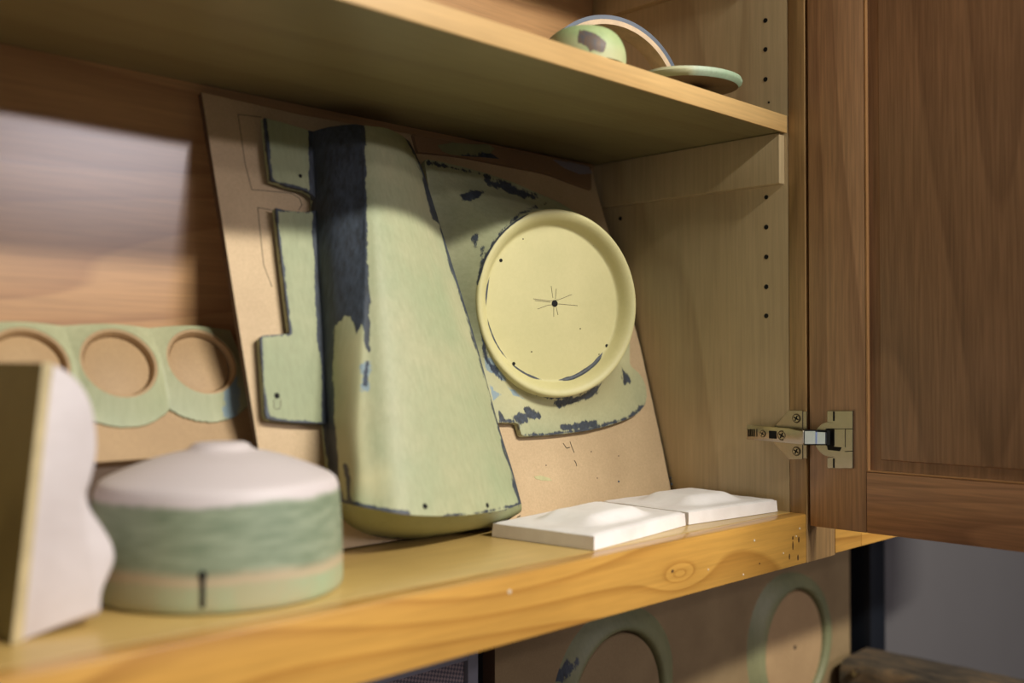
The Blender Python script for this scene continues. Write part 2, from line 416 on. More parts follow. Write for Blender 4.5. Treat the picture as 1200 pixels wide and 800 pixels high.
bm = bmesh.new(); prism(bm, *xpoly([(967,503),(972,502),(978,503),(978,522),(972,524),(967,521)], .001, .0034, DX)); obj('cup_opening', bm, M['blackhole'], hg)
bm = bmesh.new(); prism(bm, *xpoly([(969,522.5),(986,524),(984,528.5),(970,527)], .001, .0036, DX)); obj('cup_opening', bm, M['blackhole'], hg)
bm = bmesh.new(); prism(bm, *xpoly([(978,503),(990,502.5),(990,524),(978,523)], .0025, .0042, DX)); obj('cup_cover', bm, M['nickel'], hg)
for q in ([(976,482),(978,482),(978,493),(976,493)],[(976,537),(978,537),(978,548),(976,548)],[(968,502),(999.7,502),(999.7,502.8),(968,502.8)],[(990,528.5),(999.7,528),(999.7,528.8),(990,529.3)]):
    bm = bmesh.new(); prism(bm, *xpoly(q, .003, .0035, DX)); obj('wing_slot', bm, M['blackhole'], hg)

# ---- upper shelf
sh = empty('shelf', (.3,.7,US), 'long adjustable maple shelf spanning the upper part of the cabinet', 'shelf')
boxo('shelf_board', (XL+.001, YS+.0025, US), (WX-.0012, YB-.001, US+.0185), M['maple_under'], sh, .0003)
boxo('edge_band', (XL+.001, YS, US), (WX-.0012, YS+.0023, US+.0185), M['maple_edge'], sh, .0005)

# ---- neighbouring cabinet
nb = empty('wall_cabinet', (1.35,.7,1.40), 'neighbouring maple wall cabinet half hidden behind the open brown door', 'cabinet')
NX = WX+.0615
boxo('face_frame_stile', (NX, YF, SH-.049), (NX+.06, YS, ZT), M['rail'], nb, .001)
boxo('face_frame_rail', (NX+.0602, YF, SH-.049), (NX+.70, YS, SH), M['rail'], nb, .001)
boxo('side_panel', (NX, YS+.0003, SH-.018), (NX+.018, .835, ZT), M['side'], nb)
boxo('bottom_panel', (NX+.0185, YS+.0003, SH-.018), (NX+.70, .835, SH), M['side'], nb)
boxo('side_panel', (NX+.7002, YS+.0003, SH-.018), (NX+.718, .835, ZT), M['side'], nb)
boxo('back_panel', (NX+.0185, .83, SH+.0002), (NX+.70, .835, ZT), M['side'], nb)
boxo('closed_door', (NX+.05, YF-.021, SH-.01), (NX+.70, YF-.001, ZT), M['door_v'], nb)

# ================================================================ leaning hardboard
hb = empty('hardboard_panel', B(.7,0,-.003), 'large tan hardboard sheet leaning on the cabinet back behind the green moulds', 'board')
edge = [(236,108),(350,134),(480,157),(560,176),(640,190),(694,199),(702,232),(722,300),(752,408),(780,520),(797,592)]
pts = [P(a,b,0) for a,b in edge]
pts = [B(*(buv(p)[:2]),0) for p in pts]
ubl = buv(P(277,400,0))[0]
pts[-1] = B(min(buv(pts[-1])[0], .972), 0, 0)
pts = [B(min(buv(p)[0], .974), min(buv(p)[1],.408), 0) for p in pts]
pts.append(B(.4465,0,0))
bm = bmesh.new(); prism(bm, pts, [p-BN*.006 for p in pts])
o = obj('sheet', bm, [M['mdf'], M['mdf_dark']], hb)
for p in o.data.polygons:
    if abs(p.normal.dot(BN)) < .5: p.material_index = 1
def bmark(bm, pxs, wd, w=.0002):
    """thin drawn line on the board"""
    q = [P(a,b,w) for a,b in pxs]
    for i in range(len(q)-1):
        d = (q[i+1]-q[i]).normalized(); e = BN.cross(d)*wd
        prism(bm, [q[i]-e,q[i+1]-e,q[i+1]+e,q[i]+e], [p-BN*.0003 for p in (q[i]-e,q[i+1]-e,q[i+1]+e,q[i]+e)])
bm = bmesh.new()
bmark(bm, [(279,134),(287,190),(295,222)], .0003); bmark(bm, [(279,134),(306,137)], .0003)
bmark(bm, [(295,222),(340,226),(351,232),(354,240),(350,246)], .0003); bmark(bm, [(302,243),(309,310),(319,336)], .0003); bmark(bm, [(302,243),(318,246)], .0003)
obj('pencil_line', bm, M['pencil'], hb)
for q in ([(660,519),(664,525),(668,524)],[(668,517),(670,523),(673,530)],[(673,539),(675,542),(676,546)],[(606,606),(610,604)]):
    bm = bmesh.new(); bmark(bm, q, .0004); obj('ink_mark', bm, M['blackhole'], hb)
for (a,b) in ((693,529),(725,534),(700,560),(640,545)):
    bm = bmesh.new(); disc(bm, P(a,b,.0002), BN, .0006, .0002, 8); obj('ink_spot', bm, M['blackhole'], hb)
for (a,b,r) in ((786,560,.0012),(788,563,.001),(787,567,.0013),(725,564,.0011)):
    bm = bmesh.new(); disc(bm, P(a,b,.0002), BN, r, .0002, 10); obj('ink_spot', bm, M['ink'], hb)
bm = bmesh.new(); q = [P(a,b,.0003) for a,b in ((626,558),(634,557),(644,560),(647,563),(636,563),(628,561))]
prism(bm, q, [p-BN*.0004 for p in q]); obj('paint_smear', bm, filler('thin_smear', lin(196,190,142), lin(200,192,144), 21), hb); blank(hb.children[-1],'navy','blue','cream')
# strip along the top
def rsm(pts, n=6):
    return catmull([V((a,b,0)) for a,b in pts], n)
tp = rsm([(484,157),(520,164),(545,168),(575,167),(610,176),(650,184),(680,191),(693,195)])
bt = rsm([(693,222),(670,214),(640,203),(600,195),(560,187),(530,182),(490,178)])
q = [P(p.x,p.y,.004) for p in tp+bt]
vmax = .4085
q = [B(buv(p)[0], min(buv(p)[1], vmax), buv(p)[2]) for p in q]
bm = bmesh.new(); prism(bm, q, [p-BN*.0039 for p in q]); 
o = obj('edge_strip', bm, M['mdf_brown'], hb)
bm = bmesh.new(); q = [P(a,b,.0045) for a,b in ((513,170),(530,167),(552,169),(572,169),(580,174),(575,179),(585,186),(566,184),(548,183),(528,181),(518,177))]
prism(bm, q, [p-BN*.0006 for p in q]); o = obj('paint_smear', bm, M['green_l'], hb); blank(o,'blue','cream'); paint(o,'navy',[[(540,176),(590,180),(590,190),(540,186)]])
bm = bmesh.new(); q = [P(a,b,.0045) for a,b in ((648,187),(668,190),(690,195),(694,203),(680,204),(662,197))]
prism(bm, q, [p-BN*.0006 for p in q]); obj('tape_patch', bm, M['paper'], hb)

# ================================================================ tall tapered mould
tall = empty('tapered_mould', B(.6,0,.03), 'tall tapered green mould with a navy streaked left side and notched flange', 'mould')
rows = [ # J, S, C, C2, M1, M2, M3, E   (px, py, height above board)
 [(366,156,.010),(385,150,.022),(413,146,.036),(424,146.5,.040),(436,148,.041),(452,150,.038),(468,157,.030),(480,166,.014)],
 [(367,176,.010),(388,172,.026),(418,169,.042),(427,169,.0455),(440,169,.047),(460,171,.044),(476,175,.036),(488,182,.018)],
 [(369,210,.010),(390,210,.028),(421,208,.044),(429,207,.048),(444,206,.050),(468,206,.047),(486,207,.038),(499,210,.020)],
 [(372,300,.010),(392,300,.030),(422,300,.048),(431,300,.053),(450,300,.058),(482,301,.055),(509,301,.042),(527,300,.022)],
 [(378,395,.010),(395,396,.030),(419,397,.050),(432,398,.056),(460,399,.064),(502,400,.062),(536,400,.048),(557,398,.025)],
 [(384,492,.011),(396,494,.030),(414,496,.050),(430,498,.058),(468,501,.070),(518,503,.068),(562,502,.052),(584,497,.028)],
 [(391,548,.014),(400,550,.032),(416,552,.052),(434,554,.061),(475,557,.073),(530,559,.071),(578,555,.054),(600,549,.031)],
 [(396,586,.018),(402,589,.034),(416,592,.053),(436,596,.062),(478,603,.075),(536,604,.073),(586,598,.056),(611,590,.033)],
]
R3 = [[P(*c) for c in r] for r in rows]
cols = [catmull(r, 11) for r in R3]
nc = len(cols[0])
dense = [catmull([c[j] for c in cols], 16) for j in range(nc)]    # along the length
rowsd = [[dense[j][i] for j in range(nc)] for i in range(len(dense[0]))]
# close: top cap
def toboard(p, w=.001, dv=0):
    u,v,_ = buv(p); return B(u, v+dv, w)
topr = [toboard(p) for p in rowsd[0]]
topm = [toboard(p, max(.001,buv(p)[2]*.93), .0015) for p in rowsd[0]]
full = [topr, topm]+rowsd
# left and right returns to the board
out = []
for r in full:
    out.append([toboard(r[0])] + r + [B(buv(r[-1])[0]-.0015, buv(r[-1])[1], max(.001,buv(r[-1])[2]-.003)), B(buv(r[-1])[0]-.006, buv(r[-1])[1], .001)])
tallm = bmesh.new(); vs = grid(tallm, out)
body = obj('tapered_body', tallm, M['green_t'], tall, smooth=50)
navy = [[(360,140),(428,140),(429,200),(431,300),(434,392),(432,404),(428,398),(424,375),(418,392),(412,374),(404,368),(396,376),(391,388),(388,420),(386,500),(376,500),(366,300)],
        [(370,390),(391,390),(390,440),(393,500),(398,560),(402,592),(390,600),(378,500)]]
nl = [([(390,560),(396,586),(420,592),(450,597),(478,602)],3.2), ([(404,545),(408,560),(409,585),(414,592)],2.6), ([(428,395),(433,412)],2.4), ([(430,424),(428,452)],1.6),
      ([(478,160),(490,182),(499,206),(512,240),(527,300),(545,355),(558,398),(575,455),(586,500),(600,548),(612,592)],3.4), ([(499,208),(505,235),(511,255)],4.4), ([(612,590),(560,601),(520,604)],1.2), ([(604,568),(611,590),(600,596)],3.5)]
paint(body, 'navy', navy, nl, soft=9)
paint(body, 'blue', [[(425,430),(433,425),(431,458),(425,452)]], [], soft=26)
paint(body, 'cream', [[(398,420),(418,400),(424,560),(404,560)],[(396,540),(450,555),(440,575),(400,570)]], [], soft=40)
# bottom cap: from the lip down and back to the board foot
lip = rowsd[-1]
footc = catmull([P(*c) for c in [(399,598,.004),(404,607,.004),(418,618,.004),(440,627,.004),(478,631,.004),(530,628,.004),(580,617,.004),(604,602,.012)]], 11)
footc = [p if p.z > SH+.0006 else V((p.x,p.y,SH+.0006)) for p in footc]
bm = bmesh.new()
rr = []
for k in range(7):
    s = k/6; b = math.sin(s*math.pi)*.003
    rr.append([l.lerp(f, s)+BN*b-BV*b for l, f in zip(lip, footc)])
rr.append([toboard(p,.001) if toboard(p,.001).z>SH+.0005 else V((p.x, toboard(p,.001).y, SH+.0006)) for p in footc])
grid(bm, rr)
o = obj('base_cap', bm, filler('green_filler_cap', lin(142,148,106), lin(158,160,118), 9), tall, smooth=60)
paint(o, 'navy', [], [([(398,592),(440,600),(490,607),(560,604),(612,592)],.8),([(430,628),(490,633),(560,622),(600,607)],1)], soft=7); blank(o,'blue','cream')
# flange
def flange_part(px, name, w0=.004, w1=.010):
    q = [P(a,b,w1) for a,b in px]
    bm = bmesh.new(); prism(bm, q, [p-BN*(w1-w0) for p in q])
    top = [f for f in bm.faces if len(f.verts) == len(q)]
    return obj(name, bm, M['green_f'], tall)
fl = [(309.5,138),(340,146),(363,153),(375,156),(386,300),(392,496),(378,496),(345,494.5),(320,492),(313,490),(311,484),(305,396),(308,393),(339,391),(340,389),(336.5,360),(330,305),(323,243.6),(335,246.5),(348,248),(360,248.5),(368,247),(373,243.5),(374,239),(371,234),(366,228),(358,223),(338,218),(318,211.5),(315,190),(311,155)]
import mathutils
q2 = [P(a,b,.010) for a,b in fl]; uv = [V(buv(p)[:2]) for p in q2]
bm = bmesh.new()
# dense inner grid so that the paint marks and painted edge shade have somewhere to sit
face = [bm.verts.new(p) for p in q2]; f = bm.faces.new(face)
r = bmesh.ops.triangulate(bm, faces=[f])
for _ in range(5):
    es = [e for e in bm.edges if e.calc_length() > .005]
    if not es: break
    bmesh.ops.subdivide_edges(bm, edges=es, cuts=1); bmesh.ops.triangulate(bm, faces=bm.faces)
ext = bmesh.ops.extrude_face_region(bm, geom=list(bm.faces))
for v in ext['geom']:
    if isinstance(v, bmesh.types.BMVert): v.co -= BN*.006
flo = obj('flange', bm, M['green_f'], tall, smooth=30)
paint(flo, 'navy', [[(361,150),(380,150),(385,300),(392,500),(378,500),(376,420),(371,400),(368,300),(362,205)]],
      [([(310,138),(318,211),(338,218),(358,223),(368,230),(374,240),(366,248),(323,244),(340,390)],2.2), ([(339,392),(305,394),(312,488),(322,493),(380,497)],2.2)], soft=8)  # the navy lines round the outline are edge shadow painted on
blank(flo,'blue','cream')
bm = bmesh.new(); disc(bm, P(352,206,.0101), BN, .0018); obj('drill_hole', bm, M['blackhole'], tall)
bm = bmesh.new(); disc(bm, P(324.5,463.5,.0101), BN, .0025); obj('drill_hole', bm, M['blackhole'], tall)
bm = bmesh.new(); bmark(bm, [(321,468),(321,477),(323,479),(327,479),(329,477),(329,468)], .00025, .0102); obj('pencil_mark', bm, M['pencil'], tall)
from mathutils.bvhtree import BVHTree
def bvh(o):
    me = o.data; b = wloc(o); return BVHTree.FromPolygons([v.co+b for v in me.vertices], [list(p.vertices) for p in me.polygons])
tb = bvh(body)
for (a,b,r) in ((498,593,.0024),(571,592,.0022)):
    c, nn, _, _ = tb.ray_cast(CAM, ray(a,b).normalized())
    if nn.dot(CAM-c) < 0: nn = -nn
    bm = bmesh.new(); disc(bm, c, nn, r, .0004); obj('drill_hole', bm, M['blackhole'], tall)

# ================================================================ round speaker mould
CW = .056
RC = P(657,355,CW)
ang = math.radians(15.4)
RN = V((-math.sin(ang), -math.cos(ang), .0)).normalized()
E1 = V((math.cos(ang), -math.sin(ang), 0)); E2 = V((0,0,1))
rnd = empty('round_mould', B(RC.x,0,.02)+BV*.1, 'pale yellow round dish mould on a green flared base with navy patches', 'mould')
NS = 240
prof = [(.0005,-.014)]+[(.004*i,-.014) for i in range(1,19)]+[(.0745,-.0140),(.0765,-.0140),(.0777,-.0140),(.0787,-.0140),(.0797,-.0139),(.0808,-.0135),(.0821,-.0120),(.0835,-.0098),(.085,-.0070),(.087,-.0042),(.089,-.0020),(.091,-.0007),(.093,-.0001),(.0945,0),(.0958,-.0006),(.0968,-.0020),(.0974,-.0045),(.0975,-.008),(.0975,-.014)]
def ringpt(r, h, a): return RC + E1*(r*math.cos(a)) + E2*(r*math.sin(a)) + RN*h
rows_ = [[ringpt(r,h,2*math.pi*i/NS) for i in range(NS)] for r,h in prof]
bm = bmesh.new(); vs = grid(bm, rows_, True); bm.faces.new(vs[0])
ring = obj('dish_ring', bm, M['cream'], rnd, smooth=60)
def ringnavy(co):
    q = co-RC; x = q.dot(E1); y = q.dot(E2); h = q.dot(RN); r = math.hypot(x,y); a = math.degrees(math.atan2(y,x))%360
    def arc(a0,a1,r0,wd): 
        if a0 <= a <= a1:
            k = min(1,(a-a0)/8,(a1-a)/8); return max(0, .5+ (wd*k-abs(r-r0))/.004)
        return 0
    n = noise.noise(co*60)*.0008
    v = max(arc(160,186,.0795,.0011), arc(188,228,.0799,.0009), arc(228,262,.0802,.0012), arc(274,322,.0800+n,.0019), arc(112,172,.0968,.0012))
    return v if h < -.0115 or r > .094 else 0
paint(ring, 'navy', fn=ringnavy); blank(ring,'blue','cream')
# flared base
outl = [(497,186),(515,189),(540,195),(570,203),(600,213),(630,226),(655,237),(680,252),(705,270),(722,300),(735,350),(738,400),(738,428),(746,434),(752,441),(757,452),(758,464),(756,474),(748,484),(735,491),(715,498),(690,504),(660,508),(635,510),(612,511),(611.5,510.5),(607,495.5),(606,495),(590,495),(575,495),(560,470),(545,430),(530,370),(518,310),(507,250)]
WB = .008
ob = [buv(P(a,b,WB)) for a,b in outl]
ob = [(min(u,.972),v) for u,v,_ in ob]
cu, cv, _ = buv(RC)
cu -= .02; cv -= .005
def outline_hit(a):
    dx,dy = math.cos(a), math.sin(a); best = None
    for i in range(len(ob)):
        x1,y1 = ob[i][0]-cu, ob[i][1]-cv; x2,y2 = ob[(i+1)%len(ob)][0]-cu, ob[(i+1)%len(ob)][1]-cv
        den = dx*(y2-y1)-dy*(x2-x1)
        if abs(den)<1e-12: continue
        t = (x1*(y2-y1)-y1*(x2-x1))/den; s = (x1*dy-y1*dx)/den
        if t>0 and -1e-6<=s<=1+1e-6: best = t if best is None else max(best,t)
    return cu+dx*best, cv+dy*best
def startpt(a):
    f = max(0, min(1, (math.cos(a-math.radians(158))+.15)/.9)); f = f*f*(3-2*f)
    return ringpt(.0970-.0012*f, -.0125+.0112*f, a)
top_ring = [startpt(2*math.pi*i/NS) for i in range(NS)]
base_ = []
for p in top_ring:
    u,v,w = buv(p); a = math.atan2(v-cv,u-cu); bu,bv_ = outline_hit(a); base_.append((bu,bv_))
R_ = []
K = 40
for k in range(K+1):
    t_ = k/K*math.pi/2; row = []
    for p,(bu,bv_) in zip(top_ring, base_):
        u,v,w = buv(p); s = k/K
        a = math.atan2(v-cv,u-cu); up_left = max(0, math.cos(a-math.radians(140)))
        pw_ = 3.2-1.75*up_left
        row.append(B(u+(bu-u)*s, v+(bv_-v)*s, WB+(w-WB)*(1-s)**pw_))
    R_.append(row)
R_.append([B(bu,bv_,WB-.006) for bu,bv_ in base_])
bm = bmesh.new(); grid(bm, R_, True)
skirt = obj('flared_base', bm, M['green_s'], rnd, smooth=50)
paint(skirt,'navy',[[(600,488),(610,482),(620,484),(618,496),(608,498)],[(612,478),(620,477),(634,488),(626,492),(616,488)],[(650,470),(680,462),(706,448),(700,462),(672,474),(652,478)],[(655,498),(700,492),(700,500),(660,505)],[(728,430),(740,446),(732,450)],[(537,228),(552,222),(568,224),(560,233),(544,236)],[(557,208),(600,216),(632,232),(612,232),(580,220)],[(552,278),(562,272),(558,288)],[(584,480),(592,490),(606,494),(586,496)]],
      [([(612,510),(640,509),(690,503),(735,490),(757,474)],1.6),([(565,290),(562,330),(563,370),(569,420),(590,447)],1.8),([(640,238),(610,250),(580,280),(566,310)],1.2),([(625,462),(660,466),(700,452)],1.4),([(500,190),(560,203),(640,232)],1.0)], soft=14)
paint(skirt,'blue',[[(566,416),(582,420),(594,448),(586,442),(570,432)],[(574,452),(586,462),(578,468)],[(594,452),(616,468),(600,462)],[(566,330),(571,330),(572,400),(566,400)]],[],soft=10)
paint(skirt,'cream',[[(560,430),(760,400),(720,470),(600,480)]],[],soft=60)
# drilled holes and pencil cross on the dish
def ondish(px,py,h=-.0139): return hit(px,py,RC+RN*h,RN)
for (a,b,r) in ((650,355.5,.0036),(587,305,.0018),(696,286.5,.0018),(602,426,.0018),(711,405,.0018)):
    bm = bmesh.new(); disc(bm, ondish(a,b), RN, r, .0003); obj('drill_hole', bm, M['blackhole'], rnd)
for (a,b) in ((613,280),(623,412),(680,385),(702,415),(709,427)):
    bm = bmesh.new(); disc(bm, ondish(a,b), RN, .0007, .0002, 8); obj('speck', bm, M['blackhole'], rnd)
bm = bmesh.new()
for ln in ([(625,350),(645,352.5),(655,351),(670,345)],[(630,362),(642,357.5),(655,356),(677,358)],[(646,335),(648,349)],[(652,338),(651,350)],[(649,360),(649,371)],[(652,360),(654,369)],[(627,352),(645,354)]):
    q = [ondish(a,b,-.0138) for a,b in ln]
    for i in range(len(q)-1):
        d = (q[i+1]-q[i]).normalized(); e = RN.cross(d)*.00022
        prism(bm, [q[i]-e,q[i+1]-e,q[i+1]+e,q[i]+e], [p-RN*.0002 for p in (q[i]-e,q[i+1]-e,q[i+1]+e,q[i]+e)])
obj('pencil_mark', bm, M['pencil'], rnd)

# ================================================================ three gauge pod template
ZT3 = CAM.z+.0262; ZB3 = CAM.z-.075; YT3 = YB-.0125; YB3 = YB-.068
GN = V((0,-(ZT3-ZB3), (YT3-YB3))).normalized(); G0 = V((0,YT3,ZT3)); GV = V((0,YT3-YB3,ZT3-ZB3)).normalized()
def G(px,py,w): return hit(px,py,G0+GN*w,GN)
def Guv(u,v,w): return V((u,YT3,ZT3))+GV*(v)+GN*w
pod = empty('gauge_pod_template', V((.27,YB3,ZB3)), 'tan board with three round recesses in green filler against the cabinet back', 'mould')
pr = G(262,390,0).x; HG = (V((0,YT3,ZT3))-V((0,YB3,ZB3))).length
bm = bmesh.new(); q = [Guv(-.02,0,0),Guv(pr+.006,0,0),Guv(pr+.006,-HG,0),Guv(-.02,-HG,0)]
prism(bm, q, [p-GN*.009 for p in q]); obj('backing_board', bm, M['mdf_b'], pod)
cs = []
for (cx,cy) in ((30,430),(137,429),(233.5,427)):
    p = G(cx,cy,.004); cs.append((p.x,(p-G0).dot(GV)))
RG = .0308
# green collar sheet with three round holes, scalloped lower edge
bm = bmesh.new()
def collar(u,v):
    """height of the filler"""
    d = min(math.hypot(u-a,v-b) for a,b in cs)
    return d
NU, NV = 330, 110
uu = [-.02+(pr+.026)*i/NU for i in range(NU+1)]; vv = [-.092*j/NV for j in range(NV+1)]
vg = {}
def gh(u,v):
    d = collar(u,v); 
    return .002 + .008*max(0,min(1,1-(d-RG)/.022))**1.3
def inside(u,v):
    d = collar(u,v)
    if d < RG: return False
    return d < RG+.0215 or v > -.02
for i in range(NU):
    for j in range(NV):
        u,v = uu[i], vv[j]
        if inside((u+uu[i+1])/2,(v+vv[j+1])/2):
            f = []
            for a,b in ((i,j),(i+1,j),(i+1,j+1),(i,j+1)):
                if (a,b) not in vg:
                    x,y = uu[a],vv[b]
                    # snap rim vertices to the circle
                    c = min(cs, key=lambda c: math.hypot(x-c[0],y-c[1])); d = math.hypot(x-c[0],y-c[1])
                    if d < RG+.0009: x = c[0]+(x-c[0])*RG/d; y = c[1]+(y-c[1])*RG/d
                    vg[(a,b)] = bm.verts.new(Guv(x,y,gh(x,y)))
                f.append(vg[(a,b)])
            bm.faces.new(f)
bd = [e for e in bm.edges if e.is_boundary]
ex = bmesh.ops.extrude_edge_only(bm, edges=bd)
for v in ex['geom']:
    if isinstance(v, bmesh.types.BMVert):
        w = (v.co-G0).dot(GN); v.co -= GN*(w-.0002)
o = obj('green_collar', bm, M['green_g'], pod, smooth=50); blank(o,'navy','cream')
paint(o,'blue',[[(262,440),(280,440),(280,500),(262,490)]],[],soft=20)
for (a,b) in cs:
    bm = bmesh.new()
    pr_ = [(.0,.0045),(.0248,.0045),(.0260,.004),(.0264,.0015),(.0268,.0015),(.0275,.0070),(.0285,.0095),(RG-.0001,.0095),(RG-.0001,.0003)]
    rws = [[Guv(a+max(r,.0003)*math.cos(t2),b+max(r,.0003)*math.sin(t2),h) for t2 in [2*math.pi*i/64 for i in range(64)]] for r,h in pr_]
    vs = grid(bm, rws, True); bm.faces.new(vs[0])
    obj('recess_disc', bm, M['mdf_b'], pod, smooth=35)
# block it stands on
blk = boxo('wooden_block', (.10,YB3-.002,SH+.0003), (.40,YB3+.03,ZB3-.0045), M['mdf_dark'], loc=(.25,YB3,SH), bev=.001)
tag(blk, 'dark wooden block on the cabinet bottom under the three-circle template', 'block')

# ================================================================ green and white round buck
bc = V((.3680,.6620,SH+.0004))
buck = empty('round_buck', bc, 'squat round green form with a domed white top at the front left', 'mould')
pf = [(.0005,0),(.080,0),(.0845,.0008),(.0858,.004),(.0860,.012),(.0856,.030),(.0846,.050),(.0832,.066),(.0822,.0715),(.0805,.0755),(.077,.0782),(.070,.0815),(.058,.0865),(.045,.0910),(.034,.0940),(.026,.0955),(.0215,.0975),(.0195,.1000),(.017,.1012),(.010,.1016),(.0005,.1017)]
pf3 = [V((r,h,0)) for r,h in pf]
pf3 = pf3[:2]+catmull(pf3[2:15],4)+pf3[15:]
bm = bmesh.new()
rws = []
for q in pf3:
    rws.append([bc+V((q.x*(1+.006*math.sin(3*a+1)+.004*math.sin(5*a))*math.cos(a), q.x*(1+.006*math.sin(3*a+1))*math.sin(a), q.y)) for a in [2*math.pi*i/120 for i in range(120)]])
vs = grid(bm, rws, True); bm.faces.new(vs[0]); bm.faces.new(vs[-1])
bo = obj('body', bm, M['buck'], buck, smooth=40)
bb = bvh(bo)
bm = bmesh.new(); pts = []
for (a,b) in ((234.6,712),(234.6,680),(232.5,675),(234,670),(237.5,668),(241,670),(242.5,675),(240.4,680),(240.4,712)):
    c, nn, _, _ = bb.ray_cast(CAM, ray(a,b).normalized()); pts.append((c,(CAM-c).normalized()))
prism(bm, [c+n*.0006 for c,n in pts], [c-n*.002 for c,n in pts]); obj('slot', bm, M['ink'], buck)
buck.children[-1].data.materials[0] = M['blackhole']

# ================================================================ white wavy casting on a ply backing
YW = .612
wc = empty('wavy_casting', V((.235,.68,SH)), 'white casting with a wavy side on a backing board with a shaded olive face, far left', 'mould')
def yprof(px): return [onY(a,b,YW) for a,b in px]
wave = rsm([(62,425),(78,431),(97,447),(110,470),(116,500),(117,530),(112,560),(107,580),(112,600),(126,622),(136,642),(138,660),(130,680),(122,700),(120,724)],5)
left = [(25,752),(44,592),(60,440)]
pw = [onY(p.x,p.y,YW) for p in wave]
pl = [onY(a,b,YW) for a,b in left]
for p in pw+pl: p.z = max(p.z, SH+.0006)
def inset(pts_, d, sh=0):
    c = V((.24,YW,SH+.08)); r = []
    for p in pts_:
        k = (c-p).normalized()*d; r.append(V((p.x+k.x, p.y, max(SH+.0006,p.z+k.z))))
    return r
bm = bmesh.new(); st = [(0,.007),(.0015,.003),(.005,.0007),(.011,0),(.05,0),(.10,.001),(.125,.004),(.130,.010)]
rws = []
for dy, ins in st:
    a = inset(pw, ins); b = pl
    rws.append([V((p.x,YW+dy,p.z)) for p in a+b])
vs = grid(bm, rws, True); bm.faces.new(vs[0]); bm.faces.new(vs[-1])
obj('casting', bm, M['white2'], wc, smooth=50)
# backing: thin board on its left
l0 = [onY(a,b,YW) for a,b in ((18,752),(37,592),(52,428),(54,425))]
def xs(p, dx): return V((p.x+dx,p.y,max(SH+.0006,p.z)))
zt = pw[0].z
seq = [onY(24,752,YW), onY(60,425,YW)]
bX, tX = seq[0].x, seq[1].x
bm = bmesh.new()
front = [V((bX-.0062,YW-.004,SH+.0006)),V((bX-.0004,YW-.004,SH+.0006)),V((tX-.0004,YW-.004,zt)),V((tX-.0062,YW-.004,zt))]
prism(bm, front, [p+V((0,.150,0)) for p in front])
o = obj('backing_board', bm, [M['ply_edge'], M['ply_olive_shade']], wc)
for p in o.data.polygons:
    if p.normal.x < -.7: p.material_index = 1  # left face gets its shade as an olive colour

# ================================================================ two white plaster tiles
def tile(cn, label, hgt=.0135, pil=.0085):
    c = sum((V(p+(0,)) for p in cn), V())/4
    root = bmesh.new(); N = 48
    def q(s,t): 
        a = V(cn[0]+(0,)); b = V(cn[1]+(0,)); c_ = V(cn[2]+(0,)); d = V(cn[3]+(0,))
        return a.lerp(b,s).lerp(d.lerp(c_,s),t)
    def sm(x): x = max(0,min(1,x)); return x*x*(3-2*x)
    vv_ = {}
    for i in range(N+1):
        for j in range(N+1):
            s,t = i/N,j/N; e = min(s,1-s,t*.9,(1-t)*.9)
            # rounded square pillow in the middle
            dx = max(0,abs(s-.5)-.17); dy = max(0,abs(t-.5)-.17); rr_ = math.hypot(dx,dy)
            z = hgt - .0016*(1-sm(e/.03)) + pil*(1-sm(rr_/.2)) + .0004*noise.noise(V((s*6,t*6,c.x*9)))
            p = q(s,t); vv_[i,j] = root.verts.new((p.x,p.y,SH+z))
    for i in range(N):
        for j in range(N): root.faces.new((vv_[i,j],vv_[i+1,j],vv_[i+1,j+1],vv_[i,j+1]))
    ex = bmesh.ops.extrude_edge_only(root, edges=[e for e in root.edges if e.is_boundary])
    for v in ex['geom']:
        if isinstance(v, bmesh.types.BMVert): 
            v.co.z = SH+.0004; k = (V((c.x,c.y,v.co.z))-v.co).normalized(); v.co -= k*.0012
    o = obj('plaster_tile', root, M['white'], None, loc=(c.x,c.y,SH+.0004), smooth=35)
    return tag(o, label, 'tile', 'white plaster tiles on the cabinet bottom')
tile([(.6605,.5665),(.822,.590),(.826,.700),(.648,.676)], 'white raised-centre plaster tile nearer the tall green mould')
tile([(.829,.5905),(.9665,.576),(.9715,.690),(.834,.702)], 'white raised-centre plaster tile at the right beside the side panel')

# ================================================================ things on the upper shelf
UT = US+.0187
# green dome with brown patch
dc = onY(685,62,.602); dc.z = UT
dome = empty('green_puck', dc, 'green and brown domed puck at the front of the upper shelf', 'mould')
bm = bmesh.new(); rws = []
for k in range(15):
    a = k/14*math.pi/2; r = .037*math.cos(a)**.5 if k<14 else .0003; h = .008+.026*math.sin(a)**1.2
    rws.append([dc+V((r*math.cos(b),r*math.sin(b),h)) for b in [2*math.pi*i/64 for i in range(64)]])
rws.insert(0,[dc+V((.0365*math.cos(b),.0365*math.sin(b),.0002)) for b in [2*math.pi*i/64 for i in range(64)]])
vs = grid(bm, rws, True); bm.faces.new(vs[0]); bm.faces.new(vs[-1])
o = obj('dome', bm, filler('green_puck_filler', lin(156,180,128), lin(190,200,140), 11, navy=lin(120,84,54)), dome, smooth=60)
paint(o,'navy',[[(679,34),(700,40),(711,50),(709,60),(694,57),(676,50)]],[],soft=4); blank(o,'blue')
paint(o,'cream',[[(700,55),(730,62),(730,75),(690,70)],[(640,40),(684,50),(684,60),(640,60)]],[],soft=20)
